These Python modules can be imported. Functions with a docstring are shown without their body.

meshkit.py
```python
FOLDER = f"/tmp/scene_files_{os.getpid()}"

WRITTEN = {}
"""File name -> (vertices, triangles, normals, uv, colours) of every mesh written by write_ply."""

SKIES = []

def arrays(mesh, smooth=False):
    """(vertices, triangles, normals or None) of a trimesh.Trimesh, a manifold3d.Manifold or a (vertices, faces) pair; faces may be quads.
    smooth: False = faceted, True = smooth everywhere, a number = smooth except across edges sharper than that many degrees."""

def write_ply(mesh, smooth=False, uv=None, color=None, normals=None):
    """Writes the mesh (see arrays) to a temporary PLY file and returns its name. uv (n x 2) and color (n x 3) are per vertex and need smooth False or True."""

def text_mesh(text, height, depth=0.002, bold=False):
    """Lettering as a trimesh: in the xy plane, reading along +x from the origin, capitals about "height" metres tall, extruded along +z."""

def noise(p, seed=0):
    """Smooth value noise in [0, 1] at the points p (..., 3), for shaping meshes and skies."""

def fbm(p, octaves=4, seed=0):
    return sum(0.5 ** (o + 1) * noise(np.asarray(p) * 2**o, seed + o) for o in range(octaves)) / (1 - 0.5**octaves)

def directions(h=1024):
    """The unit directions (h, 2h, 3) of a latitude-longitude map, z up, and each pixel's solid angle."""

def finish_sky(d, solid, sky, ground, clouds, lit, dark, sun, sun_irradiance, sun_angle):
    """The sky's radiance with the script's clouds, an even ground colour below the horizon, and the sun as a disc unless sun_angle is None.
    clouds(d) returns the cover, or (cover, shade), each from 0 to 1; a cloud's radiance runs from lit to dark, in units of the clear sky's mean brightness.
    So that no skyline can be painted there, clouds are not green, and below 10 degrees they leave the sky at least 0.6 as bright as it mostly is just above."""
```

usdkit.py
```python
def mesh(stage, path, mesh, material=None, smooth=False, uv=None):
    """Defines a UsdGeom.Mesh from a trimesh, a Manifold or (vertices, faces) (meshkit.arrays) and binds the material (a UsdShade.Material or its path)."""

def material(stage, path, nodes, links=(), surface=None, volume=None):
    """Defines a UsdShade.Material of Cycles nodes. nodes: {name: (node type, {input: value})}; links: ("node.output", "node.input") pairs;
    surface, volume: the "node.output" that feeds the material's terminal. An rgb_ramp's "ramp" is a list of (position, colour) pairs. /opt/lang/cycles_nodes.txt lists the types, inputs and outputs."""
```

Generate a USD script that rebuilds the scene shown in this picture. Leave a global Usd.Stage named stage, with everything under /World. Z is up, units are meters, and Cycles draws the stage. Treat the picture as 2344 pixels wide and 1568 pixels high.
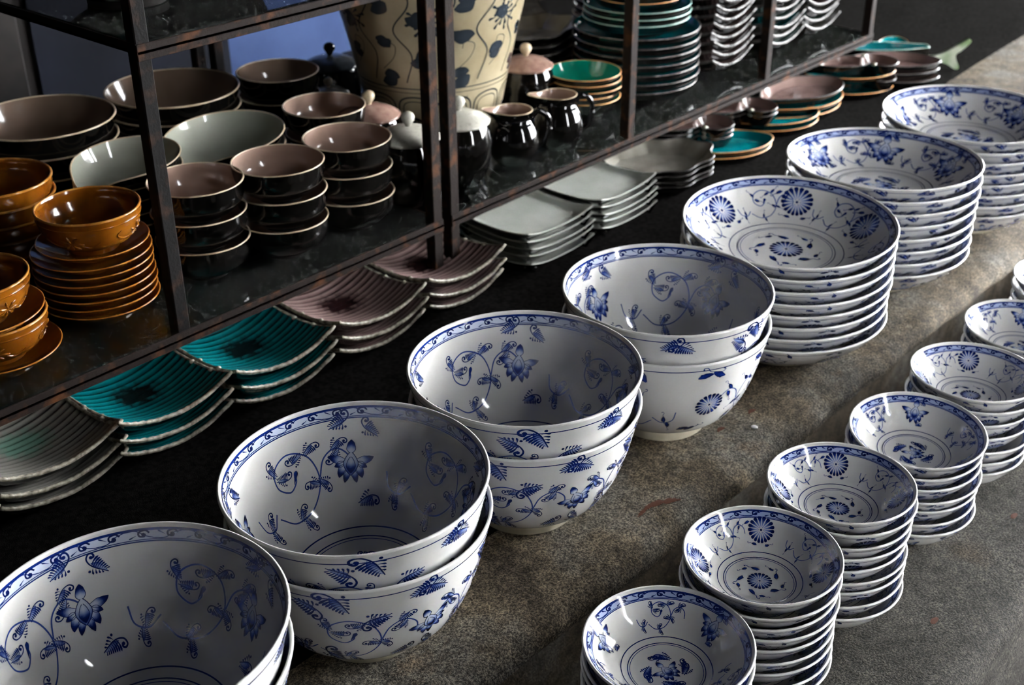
import math, random
import numpy as np, trimesh
from pxr import Usd, UsdGeom, UsdLux, UsdShade, Gf, Sdf, Vt
import usdkit, meshkit

stage = Usd.Stage.CreateInMemory()
UsdGeom.SetStageUpAxis(stage, 'Z'); UsdGeom.SetStageMetersPerUnit(stage, 1.0)
UsdGeom.Xform.Define(stage, '/World'); UsdGeom.Scope.Define(stage, '/World/Looks')
PI = math.pi
# ------------------------------------------------------------------ camera, sky, exposure
F_PX = 2911.389
YAW, PITCH, ROLL = math.radians(41.44945), math.radians(28.686446), math.radians(-0.394482)
EYE = np.array([0, 0, 1.45])
fw = np.array([math.cos(YAW)*math.cos(PITCH), math.sin(YAW)*math.cos(PITCH), -math.sin(PITCH)])
rt = np.cross(fw, [0, 0, 1]); rt /= np.linalg.norm(rt); up = np.cross(rt, fw)
rt, up = rt*math.cos(ROLL)+up*math.sin(ROLL), -rt*math.sin(ROLL)+up*math.cos(ROLL)
cam = UsdGeom.Camera.Define(stage, '/World/camera')
cam.AddTransformOp().Set(Gf.Matrix4d(*rt, 0, *up, 0, *(-fw), 0, *EYE, 1))
cam.CreateHorizontalApertureAttr(36.0); cam.CreateVerticalApertureAttr(36.0*1568/2344)
cam.CreateFocalLengthAttr(36.0*F_PX/2344)
cam.CreateFStopAttr(8.5); cam.CreateFocusDistanceAttr(1.17)
cam.CreateClippingRangeAttr(Gf.Vec2f(0.05, 1000))
cam.CreateExposureAttr(0.0)
sky = UsdLux.DomeLight.Define(stage, '/World/sky')
sky.CreateIntensityAttr(1.0); sky.CreateColorAttr(Gf.Vec3f(23.0, 23.4, 24.2))

# ------------------------------------------------------------------ materials
def mat(name, nodes, links, surface='p.BSDF', volume=None):
    return usdkit.material(stage, '/World/Looks/'+name, nodes, links, surface=surface, volume=volume)
def plain(name, col, rough=.4, spec=.5, metal=0., coat=0.):
    return mat(name, {'p': ('principled_bsdf', dict(base_color=col, roughness=rough, specular_ior_level=spec, metallic=metal, coat_weight=coat))}, [])
def mottled(name, c1, c2, scale, rough=.1, spec=.5, detail=4., lo=.35, hi=.65, bump=0., bscale=300., extra=None):
    """two tones mixed by noise in the object's own space, with a fine relief"""
    n = {'t': ('texture_coordinate', {}), 'n': ('noise_texture', dict(scale=scale, detail=detail)),
         'r': ('rgb_ramp', dict(ramp=[(lo, c1), (hi, c2)])), 'p': ('principled_bsdf', dict(roughness=rough, specular_ior_level=spec))}
    l = [('t.object', 'n.vector'), ('n.fac', 'r.fac'), ('r.color', 'p.base_color')]
    if bump:
        n['n2'] = ('noise_texture', dict(scale=bscale, detail=3.)); n['b'] = ('bump', dict(strength=bump, distance=.001))
        l += [('t.object', 'n2.vector'), ('n2.fac', 'b.height'), ('b.normal', 'p.normal')]
    return mat(name, n, l)
M = {}
M['porcelain'] = mottled('porcelain', (.69, .68, .64), (.77, .765, .725), 9, rough=.09, spec=.5)
M['paint'] = mat('cobalt_paint', {'a': ('attribute', dict(attribute='paint')), 'p': ('principled_bsdf', dict(roughness=.1, specular_ior_level=.42))}, [('a.color', 'p.base_color')])
M['foot'] = mottled('bare_foot_clay', (.42, .38, .27), (.58, .54, .42), 40, rough=.6, spec=.3)
M['black'] = mottled('black_glaze', (.0022, .002, .0019), (.005, .0045, .004), 12, rough=.07, spec=.6)
M['beige'] = mottled('beige_pink_glaze', (.25, .165, .128), (.31, .215, .172), 14, rough=.13)
M['brown_in'] = mottled('dim_brown_glaze', (.15, .105, .075), (.20, .14, .105), 14, rough=.13)
M['sage'] = mottled('grey_green_glaze', (.29, .305, .25), (.37, .38, .32), 14, rough=.09, spec=.6)
M['rim'] = mottled('pale_rim_clay', (.40, .30, .19), (.56, .45, .32), 60, rough=.3)
M['rim_white'] = mottled('whitish_rim_glaze', (.13, .115, .085), (.50, .465, .37), 130, rough=.2, bump=.5, bscale=420)
M['rim_dim'] = mottled('grey_brown_rim_glaze', (.045, .041, .039), (.125, .115, .108), 120, rough=.22)
M['foot_dark'] = plain('dark_bare_foot', (.008, .007, .006), .8, .1)
M['amber'] = mottled('amber_glaze', (.12, .033, .0018), (.20, .066, .0045), 16, rough=.12, spec=.6)
M['amber_rim'] = mottled('amber_rim_glaze', (.25, .09, .012), (.40, .18, .035), 60, rough=.15)
M['green'] = mottled('sea_green_glaze', (.0, .23, .155), (.01, .30, .21), 12, rough=.1, spec=.6)
M['teal'] = mottled('turquoise_glaze', (.0, .135, .16), (.0, .24, .27), 18, rough=.1, spec=.6)
M['teal_rim'] = mottled('pale_turquoise_rim', (.20, .42, .36), (.42, .58, .5), 70, rough=.2)
M['orange_rim'] = mottled('orange_rim_clay', (.50, .22, .07), (.62, .36, .14), 70, rough=.35)
M['mauve'] = mottled('mauve_brown_glaze', (.16, .10, .09), (.25, .17, .15), 18, rough=.12)
M['celadon'] = mottled('celadon_glaze', (.50, .525, .465), (.58, .60, .545), 20, rough=.14, bump=.12, bscale=700)
M['grey_in'] = mottled('grey_brown_glaze', (.20, .18, .15), (.33, .315, .27), 22, rough=.12)
M['lid_white'] = mottled('speckled_white_glaze', (.36, .345, .29), (.47, .455, .39), 160, rough=.12, lo=.3, hi=.5)
M['lid_pink'] = mottled('pink_brown_lid_glaze', (.22, .125, .10), (.32, .205, .165), 60, rough=.14)
M['lid_blue'] = mottled('slate_blue_lid_glaze', (.045, .055, .065), (.08, .095, .105), 60, rough=.14)
M['clay_tan'] = mottled('tan_glaze', (.36, .28, .18), (.46, .37, .26), 40, rough=.2)
M['cream'] = mottled('cream_crackle', (.28, .23, .14), (.38, .325, .215), 14, rough=.22)
M['leafgreen'] = mottled('pale_green_glaze', (.36, .55, .27), (.72, .80, .64), 24, rough=.12, lo=.4, hi=.6)

def ribbed(name, deep, mid, light, blotch, period=.0105, pool=None, pr=.034):
    """ribbed dish glaze: thin on the ridges, pooled in the grooves, with a fired dark spot"""
    n = {'t': ('texture_coordinate', {}), 's': ('separate_xyz', {}),
         'w': ('math', dict(math_type='multiply', value2=2*PI/period)), 'c': ('math', dict(math_type='cosine')),
         'mr': ('map_range', dict(from_min=-1., from_max=1., to_min=0., to_max=1.)),
         'n': ('noise_texture', dict(scale=38., detail=3.)), 'ad': ('math', dict(math_type='multiply_add', value2=.55, value3=.1)),
         'a2': ('math', dict(math_type='multiply_add', value2=.45)),
         'r': ('rgb_ramp', dict(ramp=[(.12, deep), (.42, mid), (.8, light)])),
         'vm': ('vector_math', dict(math_type='subtract', vector2=(0., .088, 0.))), 'vs': ('vector_math', dict(math_type='multiply', vector2=(1., 1.05, .0))),
         'ln': ('vector_math', dict(math_type='length')), 'nb': ('noise_texture', dict(scale=120., detail=4.)),
         'nd': ('math', dict(math_type='multiply_add', value2=.034)),
         'br': ('map_range', dict(from_min=pr, from_max=pr+.019, to_min=1., to_max=0., clamp=True)),
         'm': ('mix_color', dict(b=blotch)), 'p': ('principled_bsdf', dict(roughness=.13, specular_ior_level=.55))}
    l = [('t.object', 's.vector'), ('s.y', 'w.value1'), ('w.value', 'c.value1'), ('c.value', 'mr.value'), ('t.object', 'n.vector'), ('mr.result', 'ad.value1'),
         ('n.fac', 'a2.value1'), ('ad.value', 'a2.value3'), ('a2.value', 'r.fac'), ('t.object', 'vm.vector1'), ('vm.vector', 'vs.vector1'), ('vs.vector', 'ln.vector1'),
         ('t.object', 'nb.vector'), ('nb.fac', 'nd.value1'), ('ln.value', 'nd.value3'), ('nd.value', 'br.value'), ('br.result', 'm.fac'), ('r.color', 'm.a'), ('m.result', 'p.base_color')]
    return mat(name, n, l)
M['rib_teal'] = ribbed('ribbed_turquoise_glaze', (.0, .016, .018), (.0, .062, .068), (.003, .15, .16), (.004, .010, .011))
M['rib_mauve'] = ribbed('ribbed_mauve_glaze', (.055, .031, .031), (.115, .072, .068), (.235, .165, .152), (.02, .007, .008))
M['rib_grey'] = ribbed('ribbed_grey_glaze', (.105, .10, .088), (.16, .155, .138), (.22, .215, .19), (.12, .23, .175))
M['rib_sage'] = ribbed('ribbed_sage_glaze', (.08, .14, .13), (.14, .22, .20), (.2, .30, .27), (.10, .2, .16))

def stone(name, c, bump=.4, s=1.):
    n = {'g': ('geometry', {}), 'n1': ('noise_texture', dict(scale=7.*s, detail=6., roughness=.62)), 'n2': ('noise_texture', dict(scale=420., detail=2., roughness=.8)),
         'n3': ('noise_texture', dict(scale=62., detail=5., roughness=.72)), 'n4': ('noise_texture', dict(scale=3.1, detail=3., distortion=.6)),
         'r': ('rgb_ramp', dict(ramp=[(.3, c[0]), (.46, c[1]), (.6, c[2]), (.72, c[3])])), 'gr': ('rgb_ramp', dict(ramp=[(.36, (.30, .30, .30)), (.5, (.9, .9, .9)), (.62, (2.0, 1.96, 1.8))])),
         'st': ('rgb_ramp', dict(ramp=[(.36, (.48, .47, .45)), (.52, (.95, .94, .92)), (.68, (1.45, 1.42, 1.34))])),
         'm1': ('mix_color', dict(blend_type='multiply', fac=1., use_clamp=False)), 'm2': ('mix_color', dict(blend_type='multiply', fac=.9, use_clamp=False)),
         'a': ('math', dict(math_type='multiply_add', value2=.8)), 'b': ('bump', dict(strength=bump, distance=.0035)), 'p': ('principled_bsdf', dict(roughness=.85, specular_ior_level=.12))}
    l = [('g.position', 'n1.vector'), ('g.position', 'n2.vector'), ('g.position', 'n3.vector'), ('g.position', 'n4.vector'), ('n1.fac', 'r.fac'), ('n2.fac', 'gr.fac'), ('n3.fac', 'st.fac'),
         ('r.color', 'm1.a'), ('gr.color', 'm1.b'), ('m1.result', 'm2.a'), ('st.color', 'm2.b'), ('m2.result', 'p.base_color'),
         ('n2.fac', 'a.value1'), ('n3.fac', 'a.value3'), ('a.value', 'b.height'), ('b.normal', 'p.normal')]
    return mat(name, n, l)
M['concrete'] = stone('worn_concrete', [(.036, .028, .021), (.105, .086, .062), (.125, .118, .106), (.165, .112, .066)])
M['concrete2'] = stone('grey_concrete', [(.022, .0205, .018), (.040, .0375, .033), (.056, .053, .048), (.055, .045, .034)])
M['street'] = stone('street_paving', [(.05, .048, .045), (.075, .072, .07), (.10, .097, .095), (.09, .085, .08)], s=.2)
M['cloth'] = mottled('black_cloth_weave', (.007, .0067, .0062), (.015, .0143, .0135), 160, rough=1., spec=.0, bump=.5, bscale=900)
M['steel'] = mottled('dark_painted_steel', (.006, .0054, .0052), (.036, .018, .011), 45, rough=.6, spec=.08, bump=.4, bscale=260, lo=.52, hi=.8)
M['rust'] = mottled('rusty_steel', (.014, .010, .0085), (.085, .033, .013), 42, rough=.7, spec=.08, bump=.5, bscale=260, lo=.52, hi=.78)
M['glass'] = mat('shelf_glass', {'f': ('fresnel', dict(IOR=1.5)), 't': ('transparent_bsdf', dict(color=(.80, .87, .85))), 'g': ('glossy_bsdf', dict(color=(.9, .9, .9), roughness=.03)), 'm': ('mix_closure', {}), 'd': ('diffuse_bsdf', dict(color=(.25, .27, .25))), 'o': ('mix_closure', dict(fac=.06))},
                 [('f.fac', 'm.fac'), ('t.BSDF', 'm.closure1'), ('g.BSDF', 'm.closure2'), ('m.closure', 'o.closure1'), ('d.BSDF', 'o.closure2')], surface='o.closure')
M['blue'] = mottled('blue_limewash', (.030, .048, .115), (.044, .070, .155), 5, rough=.85, spec=.1)
M['navy'] = mottled('dark_navy_panel', (.0025, .0034, .007), (.0045, .006, .012), 5, rough=.7, spec=.1)
M['plaster'] = mottled('dark_plaster', (.008, .007, .0065), (.016, .014, .0125), 3, rough=.9, spec=.2)
M['pale'] = mottled('pale_plaster', (.30, .28, .25), (.38, .36, .32), 2, rough=.9, spec=.2)
M['timber'] = mottled('dark_timber', (.008, .0065, .006), (.02, .015, .012), 20, rough=.6, spec=.3)
M['paper'] = plain('white_chip', (.7, .69, .66), .6)

# ------------------------------------------------------------------ objects
used = {}
def numbered(parent, name):
    k = (parent, name); n = used.get(k, 0); used[k] = n+1
    return f'{parent}/{name}' if n == 0 else f'{parent}/{name}_{n:03d}'
def tag(p, label=None, cat=None, group=None, kind=None):
    for k, v in (('label', label), ('category', cat), ('group', group), ('kind', kind)):
        if v: p.SetCustomDataByKey(k, v)
    return p
def pose(loc, rz=0., tilt=(0., 0.), s=1.):
    """rotation about z, then a lean given as the slope of the rim plane along world x and y"""
    n = np.array([-tilt[0], -tilt[1], 1.]); n /= np.linalg.norm(n)
    x = np.array([1., 0, tilt[0]]); x /= np.linalg.norm(x); y = np.cross(n, x)
    R = np.stack([x, y, n], 1) @ np.array([[math.cos(rz), -math.sin(rz), 0], [math.sin(rz), math.cos(rz), 0], [0, 0, 1]])
    R = R*s
    return Gf.Matrix4d(*R[:, 0], 0, *R[:, 1], 0, *R[:, 2], 0, *map(float, loc), 1)
def thing(name, label, cat, m=None, group=None):
    x = UsdGeom.Xform.Define(stage, numbered('/World', name))
    x.AddTransformOp().Set(m if m is not None else Gf.Matrix4d(1))
    return tag(x.GetPrim(), label, cat, group)
def part(name, mesh, m, parent, smooth=True, label=None, paint=None):
    g = usdkit.mesh(stage, numbered(str(parent.GetPath()), name), mesh, M[m], smooth=smooth)
    if label: g.GetPrim().SetCustomDataByKey('label', label)
    if paint is not None:
        UsdGeom.PrimvarsAPI(g).CreatePrimvar('paint', Sdf.ValueTypeNames.Color3fArray, 'vertex').Set(Vt.Vec3fArray.FromNumpy(np.asarray(paint, np.float32)))
    return g.GetPrim()
def whole(name, mesh, m, label=None, cat=None, group=None, kind=None, smooth=False):
    g = usdkit.mesh(stage, numbered('/World', name), mesh, M[m], smooth=smooth)
    return tag(g.GetPrim(), label, cat, group, kind)
class Kind:
    """one kind of ware: built with its parts the first time, referenced afterwards"""
    def __init__(self, name, cat, build): self.name, self.cat, self.build, self.first = name, cat, build, None
    def __call__(self, label, m, group=None):
        t = thing(self.name, label, self.cat, m, group)
        if self.first is None: self.build(t); self.first = t
        else: t.GetReferences().AddInternalReference(self.first.GetPath()); t.SetInstanceable(True)
        return t
ORD = ['topmost', 'second from top', 'third from top', 'fourth from top', 'fifth from top', 'sixth from top', 'seventh from top', 'eighth from top', 'ninth from top', 'tenth from top', 'eleventh from top', 'twelfth from top', 'thirteenth from top']
rng = random.Random(7)
def stack(kind, n, loc, step, what, where, group, rz=None, tilt=(0, 0), jit=.0012, top_rz=None, sc=1.):
    """n wares in one stack, bottom first; the top one is turned by top_rz and leans by tilt"""
    for i in range(n):
        k = n-1-i
        o = ORD[k] if 0 < i else ('lowest' if n > 1 else '')
        if n == 2: o = 'upper' if k == 0 else 'lower'
        a = rng.uniform(0, 2*PI) if rz is None else rz+rng.uniform(-.03, .03)
        if k == 0 and top_rz is not None: a = top_rz
        jx, jy = (0, 0) if k == 0 else (rng.uniform(-jit, jit), rng.uniform(-jit, jit))
        f = i/max(n-1, 1)
        tl = (tilt[0]*f, tilt[1]*f)
        kk = kind[i % len(kind)] if isinstance(kind, list) else kind
        w = what[i % len(what)] if isinstance(what, list) else what
        kk(f'{w}, {o+" " if o else ""}{where}', pose((loc[0]+jx, loc[1]+jy, loc[2]+i*step), a, tl, sc), group)

# ------------------------------------------------------------------ shape helpers
def smooth_curve(P, n=24, closed=False):
    P = np.asarray(P, float)
    if closed: P = np.vstack([P[-1], P, P[0], P[1]])
    else: P = np.vstack([2*P[0]-P[1], P, 2*P[-1]-P[-2]])
    out = []
    for i in range(1, len(P)-2):
        t = np.linspace(0, 1, n, endpoint=False)[:, None]
        a, b, c, d = P[i-1], P[i], P[i+1], P[i+2]
        out.append(.5*(2*b+(c-a)*t+(2*a-5*b+4*c-d)*t*t+(3*b-a-3*c+d)*t**3))
    if not closed: out.append(P[-2][None])
    return np.vstack(out)
def loft(rings, closed=True):
    """rings: list of (n,3), joined in order; a ring of one point is a pole"""
    V, Fc, base = [], [], 0
    n = max(len(r) for r in rings); idx = []
    for r in rings:
        idx.append((base, len(r))); V.append(np.asarray(r, float)); base += len(r)
    for (a, na), (b, nb) in zip(idx[:-1], idx[1:]):
        i = np.arange(n); j = (i+1) % n
        if na == 1: Fc.append(np.stack([np.full(n, a), b+j, b+i], 1))
        elif nb == 1: Fc.append(np.stack([a+i, a+j, np.full(n, b)], 1))
        else:
            Fc.append(np.stack([a+i, a+j, b+j], 1)); Fc.append(np.stack([a+i, b+j, b+i], 1))
    return np.vstack(V), np.vstack(Fc)
def circ(r, z, n=128):
    if r < 1e-7: return np.array([[0, 0, z]])
    a = np.arange(n)*2*PI/n
    return np.stack([r*np.cos(a), r*np.sin(a), np.full(n, z)], 1)
def lathe(prof, n=128):
    """profile [(r,z)] walked so that the outside is on its right-hand side going up"""
    return loft([circ(r, z, n) for r, z in prof])
def join(*ms):
    V, Fc, b = [], [], 0
    for v, f in ms: V.append(v); Fc.append(np.asarray(f)+b); b += len(v)
    return np.vstack(V), np.vstack(Fc)
def moved(m, d): return m[0]+np.asarray(d, float), m[1]
def tube(pts, rad, sides=10):
    pts = np.asarray(pts, float); t = np.gradient(pts, axis=0); t /= np.linalg.norm(t, axis=1, keepdims=True)
    ref = np.array([0, 0, 1.]) if abs(t[0][2]) < .9 else np.array([1., 0, 0])
    a = np.cross(t, ref); a /= np.linalg.norm(a, axis=1, keepdims=True); b = np.cross(t, a)
    rad = np.broadcast_to(rad, (len(pts),)); an = np.arange(sides)*2*PI/sides
    rings = [p+r*(np.cos(an)[:, None]*x+np.sin(an)[:, None]*y) for p, r, x, y in zip(pts, rad, a, b)]
    return loft([pts[:1]]+rings+[pts[-1:]])
def ball(c, r, n=24, squash=1.): 
    return moved(lathe([(r*math.cos(a), r*squash*math.sin(a)) for a in np.linspace(-PI/2, PI/2, 14)], n), c)
def box(x0, x1, y0, y1, z0, z1, bev=.0):
    m = trimesh.creation.box(bounds=[[x0, y0, z0], [x1, y1, z1]])
    if bev:
        import manifold3d
        hull = trimesh.PointCloud(np.vstack([np.array([[sx, sy, sz] for sx in ((x0+bev, x1-bev) if ax != 0 else (x0, x1)) for sy in ((y0+bev, y1-bev) if ax != 1 else (y0, y1)) for sz in ((z0+bev, z1-bev) if ax != 2 else (z0, z1))]) for ax in range(3)])).convex_hull
        return np.array(hull.vertices), np.array(hull.faces)
    return np.array(m.vertices), np.array(m.faces)

# ------------------------------------------------------------------ brush painting laid on a turned surface
DEEP, MID, WASH, PALE = np.array([.002, .009, .080]), np.array([.006, .030, .215]), np.array([.20, .28, .56]), np.array([.60, .645, .72])
def tone(t):
    t = np.asarray(t, float)
    return np.stack([np.interp(t, [0, .33, .66, 1], [PALE[k], WASH[k], MID[k], DEEP[k]]) for k in range(3)], -1)
class Paint:
    def __init__(self, bold=1.): self.bold = bold; self.V, self.F, self.C, self.L, self.n = [], [], [], [], 0
    def add(self, v, f, c, layer):
        self.V.append(v); self.F.append(np.asarray(f)+self.n); self.C.append(c); self.L.append(np.full(len(v), layer)); self.n += len(v)
    def strip(self, P, w, t, layer=1, across=2):
        """a brush stroke: centre line P (n,2), widths w, tones t (n or n x across)"""
        P = np.asarray(P, float); n = len(P)
        d = np.gradient(P, axis=0); d /= np.linalg.norm(d, axis=1, keepdims=True)+1e-12
        nn = np.stack([-d[:, 1], d[:, 0]], 1)
        w = np.broadcast_to(w, (n,)); s = np.linspace(-.5, .5, across)
        v = P[:, None]+nn[:, None]*(w[:, None]*s)[..., None]
        t = np.broadcast_to(np.asarray(t, float)[..., None] if np.ndim(t) == 1 else t, (n, across))
        i, j = np.meshgrid(np.arange(n-1), np.arange(across-1), indexing='ij'); k = (i*across+j).ravel()
        f = np.vstack([np.stack([k, k+across, k+across+1], 1), np.stack([k, k+across+1, k+1], 1)])
        self.add(v.reshape(-1, 2), f, tone(t).reshape(-1, 3), layer)
    def stroke(self, P, w, t=.85, layer=1, taper=(1., 1.), n=9):
        P = smooth_curve(P, n) if len(P) < 24 else np.asarray(P)
        s = np.linspace(0, 1, len(P))
        self.strip(P, self.bold*w*(taper[0]*(1-s)+taper[1]*s), np.full(len(P), t), layer)
    def drop(self, a, b, w, t=.9, layer=1, bend=0.):
        """a comma stroke from a, thin, to b, round"""
        a, b = np.array(a), np.array(b); s = np.linspace(0, 1, 8); d = b-a; nn = np.array([-d[1], d[0]])
        P = a+d*s[:, None]+nn*(bend*4*s*(1-s))[:, None]
        self.strip(P, self.bold*w*np.interp(s, [0, .5, .78, .93, 1], [.12, .6, 1, .8, .15]), np.full(8, t), layer)
    def petal(self, a, b, w, t0, t1, layer=1, bend=0., line=.0006, tl=.95, fat=.5):
        """a petal from its base a to its tip b, washed from tone t0 to t1, with a drawn edge"""
        a, b = np.array(a, float), np.array(b, float); s = np.linspace(0, 1, 11); d = b-a; nn = np.array([-d[1], d[0]])
        P = a+d*s[:, None]+nn*(bend*4*s*(1-s))[:, None]
        prof = np.interp(s, [0, .15, fat*.75, fat, .78, .92, 1], [.12, .55, .97, 1, .70, .32, .02])
        tt = t0+(t1-t0)*np.clip((s-.30)/.48, 0, 1)**1.3
        self.strip(P, w*prof, np.stack([tt+.16, tt+.02, tt-.10, tt+.02, tt+.16], 1), layer, across=5)
        dd = np.gradient(P, axis=0); dd /= np.linalg.norm(dd, axis=1, keepdims=True); m = np.stack([-dd[:, 1], dd[:, 0]], 1)
        for sg in (-.5, .5): self.strip(P+m*(sg*w*prof)[:, None], line, np.full(11, tl), layer+.5)
    def disc(self, c, r, t, layer=1, n=10):
        a = np.arange(n)*2*PI/n; v = np.vstack([[c], np.array(c)+r*np.stack([np.cos(a), np.sin(a)], 1)])
        i = np.arange(n); self.add(v, np.stack([np.zeros(n, int), 1+i, 1+(i+1) % n], 1), tone(np.full(n+1, t)), layer)
    # --- motifs; u runs around, v up to the rim
    def lotus(self, c, s, rot=0.):
        R = np.array([[math.cos(rot), -math.sin(rot)], [math.sin(rot), math.cos(rot)]]); c = np.array(c)
        g = lambda r, deg: c+R@(s*r*np.array([math.sin(math.radians(deg)), math.cos(math.radians(deg))]))
        for deg, r0, r1, w, b, d2 in ((128, .25, 1.12, .46, .10, 14), (-128, .25, 1.12, .46, -.10, -14), (70, .30, 1.32, .44, -.10, 4), (-70, .30, 1.32, .44, .10, -4), (100, .30, .98, .34, .02, 6), (-100, .30, .98, .34, -.02, -6)):
            self.petal(g(r0, deg), g(r1, deg+d2), s*w, 0., 1.05, 2, b, line=s*.028)
        for deg, r1 in ((162, 1.22), (-162, 1.22)): self.petal(g(.28, deg), g(r1, deg), s*.40, .05, 1.1, 2.2, 0, line=s*.028)
        self.petal(g(.40, 0), g(1.22, 0), s*.50, .0, 1.05, 2.4, 0, line=s*.032, fat=.42)
        self.petal(g(.52, 0), g(.78, 180), s*.86, .0, .55, 3, 0, line=s*.04, fat=.55)
        self.petal(g(.26, 0), g(.66, 180), s*.54, .05, 1.1, 3.6, 0, line=s*.032, fat=.62)
    def fern(self, p, ang, s, flip=1, t=.92):
        """a comb-like leaf: fine teeth growing along a spine that ends in a fat looped curl"""
        c, sn = math.cos(ang), math.sin(ang)
        g = lambda x, y: (p[0]+s*(c*x-sn*y*flip), p[1]+s*(sn*x+c*y*flip))
        self.petal(g(-.05, .0), g(.80, .20), s*.30, .25, .6, 1, .05, line=s*.006, tl=.4, fat=.7)
        self.stroke([g(-.12, -.02), g(.25, .0), g(.58, .04), g(.86, .16), g(1.04, .36), g(1.02, .60), g(.86, .66), g(.76, .54), g(.86, .42)], s*.095, t, 2, (.45, 1.15))
        self.disc(g(.86, .47), s*.085, t, 2.2, 9)
        for k in range(8):
            x = .66-.095*k; L = .60*(1-k/9.5)
            self.drop(g(x+.05, .04), g(x-.10, .03+L), s*.115*(1-.05*k), t-.05*(k % 2), 2, -.10*flip)
        for k in range(4):
            x = .62-.14*k; self.drop(g(x, .0), g(x-.12, -.30+.06*k), s*.095, t-.05, 2, .10*flip)
        self.disc(g(.72, -.20), s*.065, t, 2, 8)
    def leaf(self, p, ang, s, flip=1, t=.9):
        """a small dark pointed leaf on a waving tail"""
        c, sn = math.cos(ang), math.sin(ang)
        g = lambda x, y: (p[0]+s*(c*x-sn*y*flip), p[1]+s*(sn*x+c*y*flip))
        self.petal(g(0, 0), g(.8, .05), s*.34, .75, 1., 2, .06, line=s*.03)
        for k in range(3): self.drop(g(.1+.2*k, .05), g(.22+.2*k, .25-.03*k), s*.1, t, 2)
        self.stroke([g(.7, .03), g(1., .12), g(1.25, .02), g(1.42, .12), g(1.34, .22)], s*.045, .7, 2)
        self.disc(g(1.36, .2), s*.05, .85, 2, 8)
    def chrys(self, c, r, n=18, squash=1.):
        for k in range(n):
            a = 2*PI*k/n; d = np.array([math.cos(a), squash*math.sin(a)])
            self.strip([np.array(c)+d*r*q for q in (.22, .45, .7, .85, .95, 1.0)], np.array([.03, .085, .165, .25, .235, .10])*r, np.array([.20, .34, .75, 1., 1., 1.]), 2, 3)
        a = np.linspace(0, 2*PI, 25)
        self.disc(c, .09*r, .9, 3)
        for k in range(6): self.disc(np.array(c)+.2*r*np.array([math.cos(k*PI/3), math.sin(k*PI/3)]), .03*r, .6, 3, 6)
    def spiral_vine(self, c, s, flip=1, t=.62, style='fern'):
        """the running scroll between two flowers"""
        g = lambda x, y: (c[0]+s*x*flip, c[1]+s*y)
        w = s*.025
        self.stroke([g(.30, -.40), g(0, -.62), g(-.45, -.55), g(-.72, -.18), g(-.62, .26), g(-.28, .44), g(.02, .30), g(.06, .02), g(-.14, -.14), g(-.30, -.04), g(-.32, .08)], w, t, 1.5)
        self.stroke([g(-.74, -.1), g(-.86, .18), g(-1.08, .30), g(-1.28, .14), g(-1.32, -.12)], w, t, 1.5)
        self.stroke([g(.32, -.30), g(.52, -.46), g(.74, -.38), g(.80, -.12)], w, t, 1.5)
        self.drop(g(-.26, -.06), g(-.36, .14), s*.075, .85, 2)
        L = self.fern if style == 'fern' else self.leaf
        q = s*(.245 if style == 'fern' else .24)
        at = [(-.12, -.62, 1.9, 1), (-.2, -.63, -1.7, -1), (-.72, -.2, .6, -1), (-.72, -.12, 3.6, 1), (-.55, .34, 2.3, 1), (-.5, .34, -.6, 1), (.04, .2, .9, 1), (.02, .12, 3.6, -1), (-1.0, .30, 2.2, 1), (-1.12, .26, -1.2, 1), (.58, -.45, 1.6, 1), (.62, -.44, -1.3, -1)]
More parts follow.
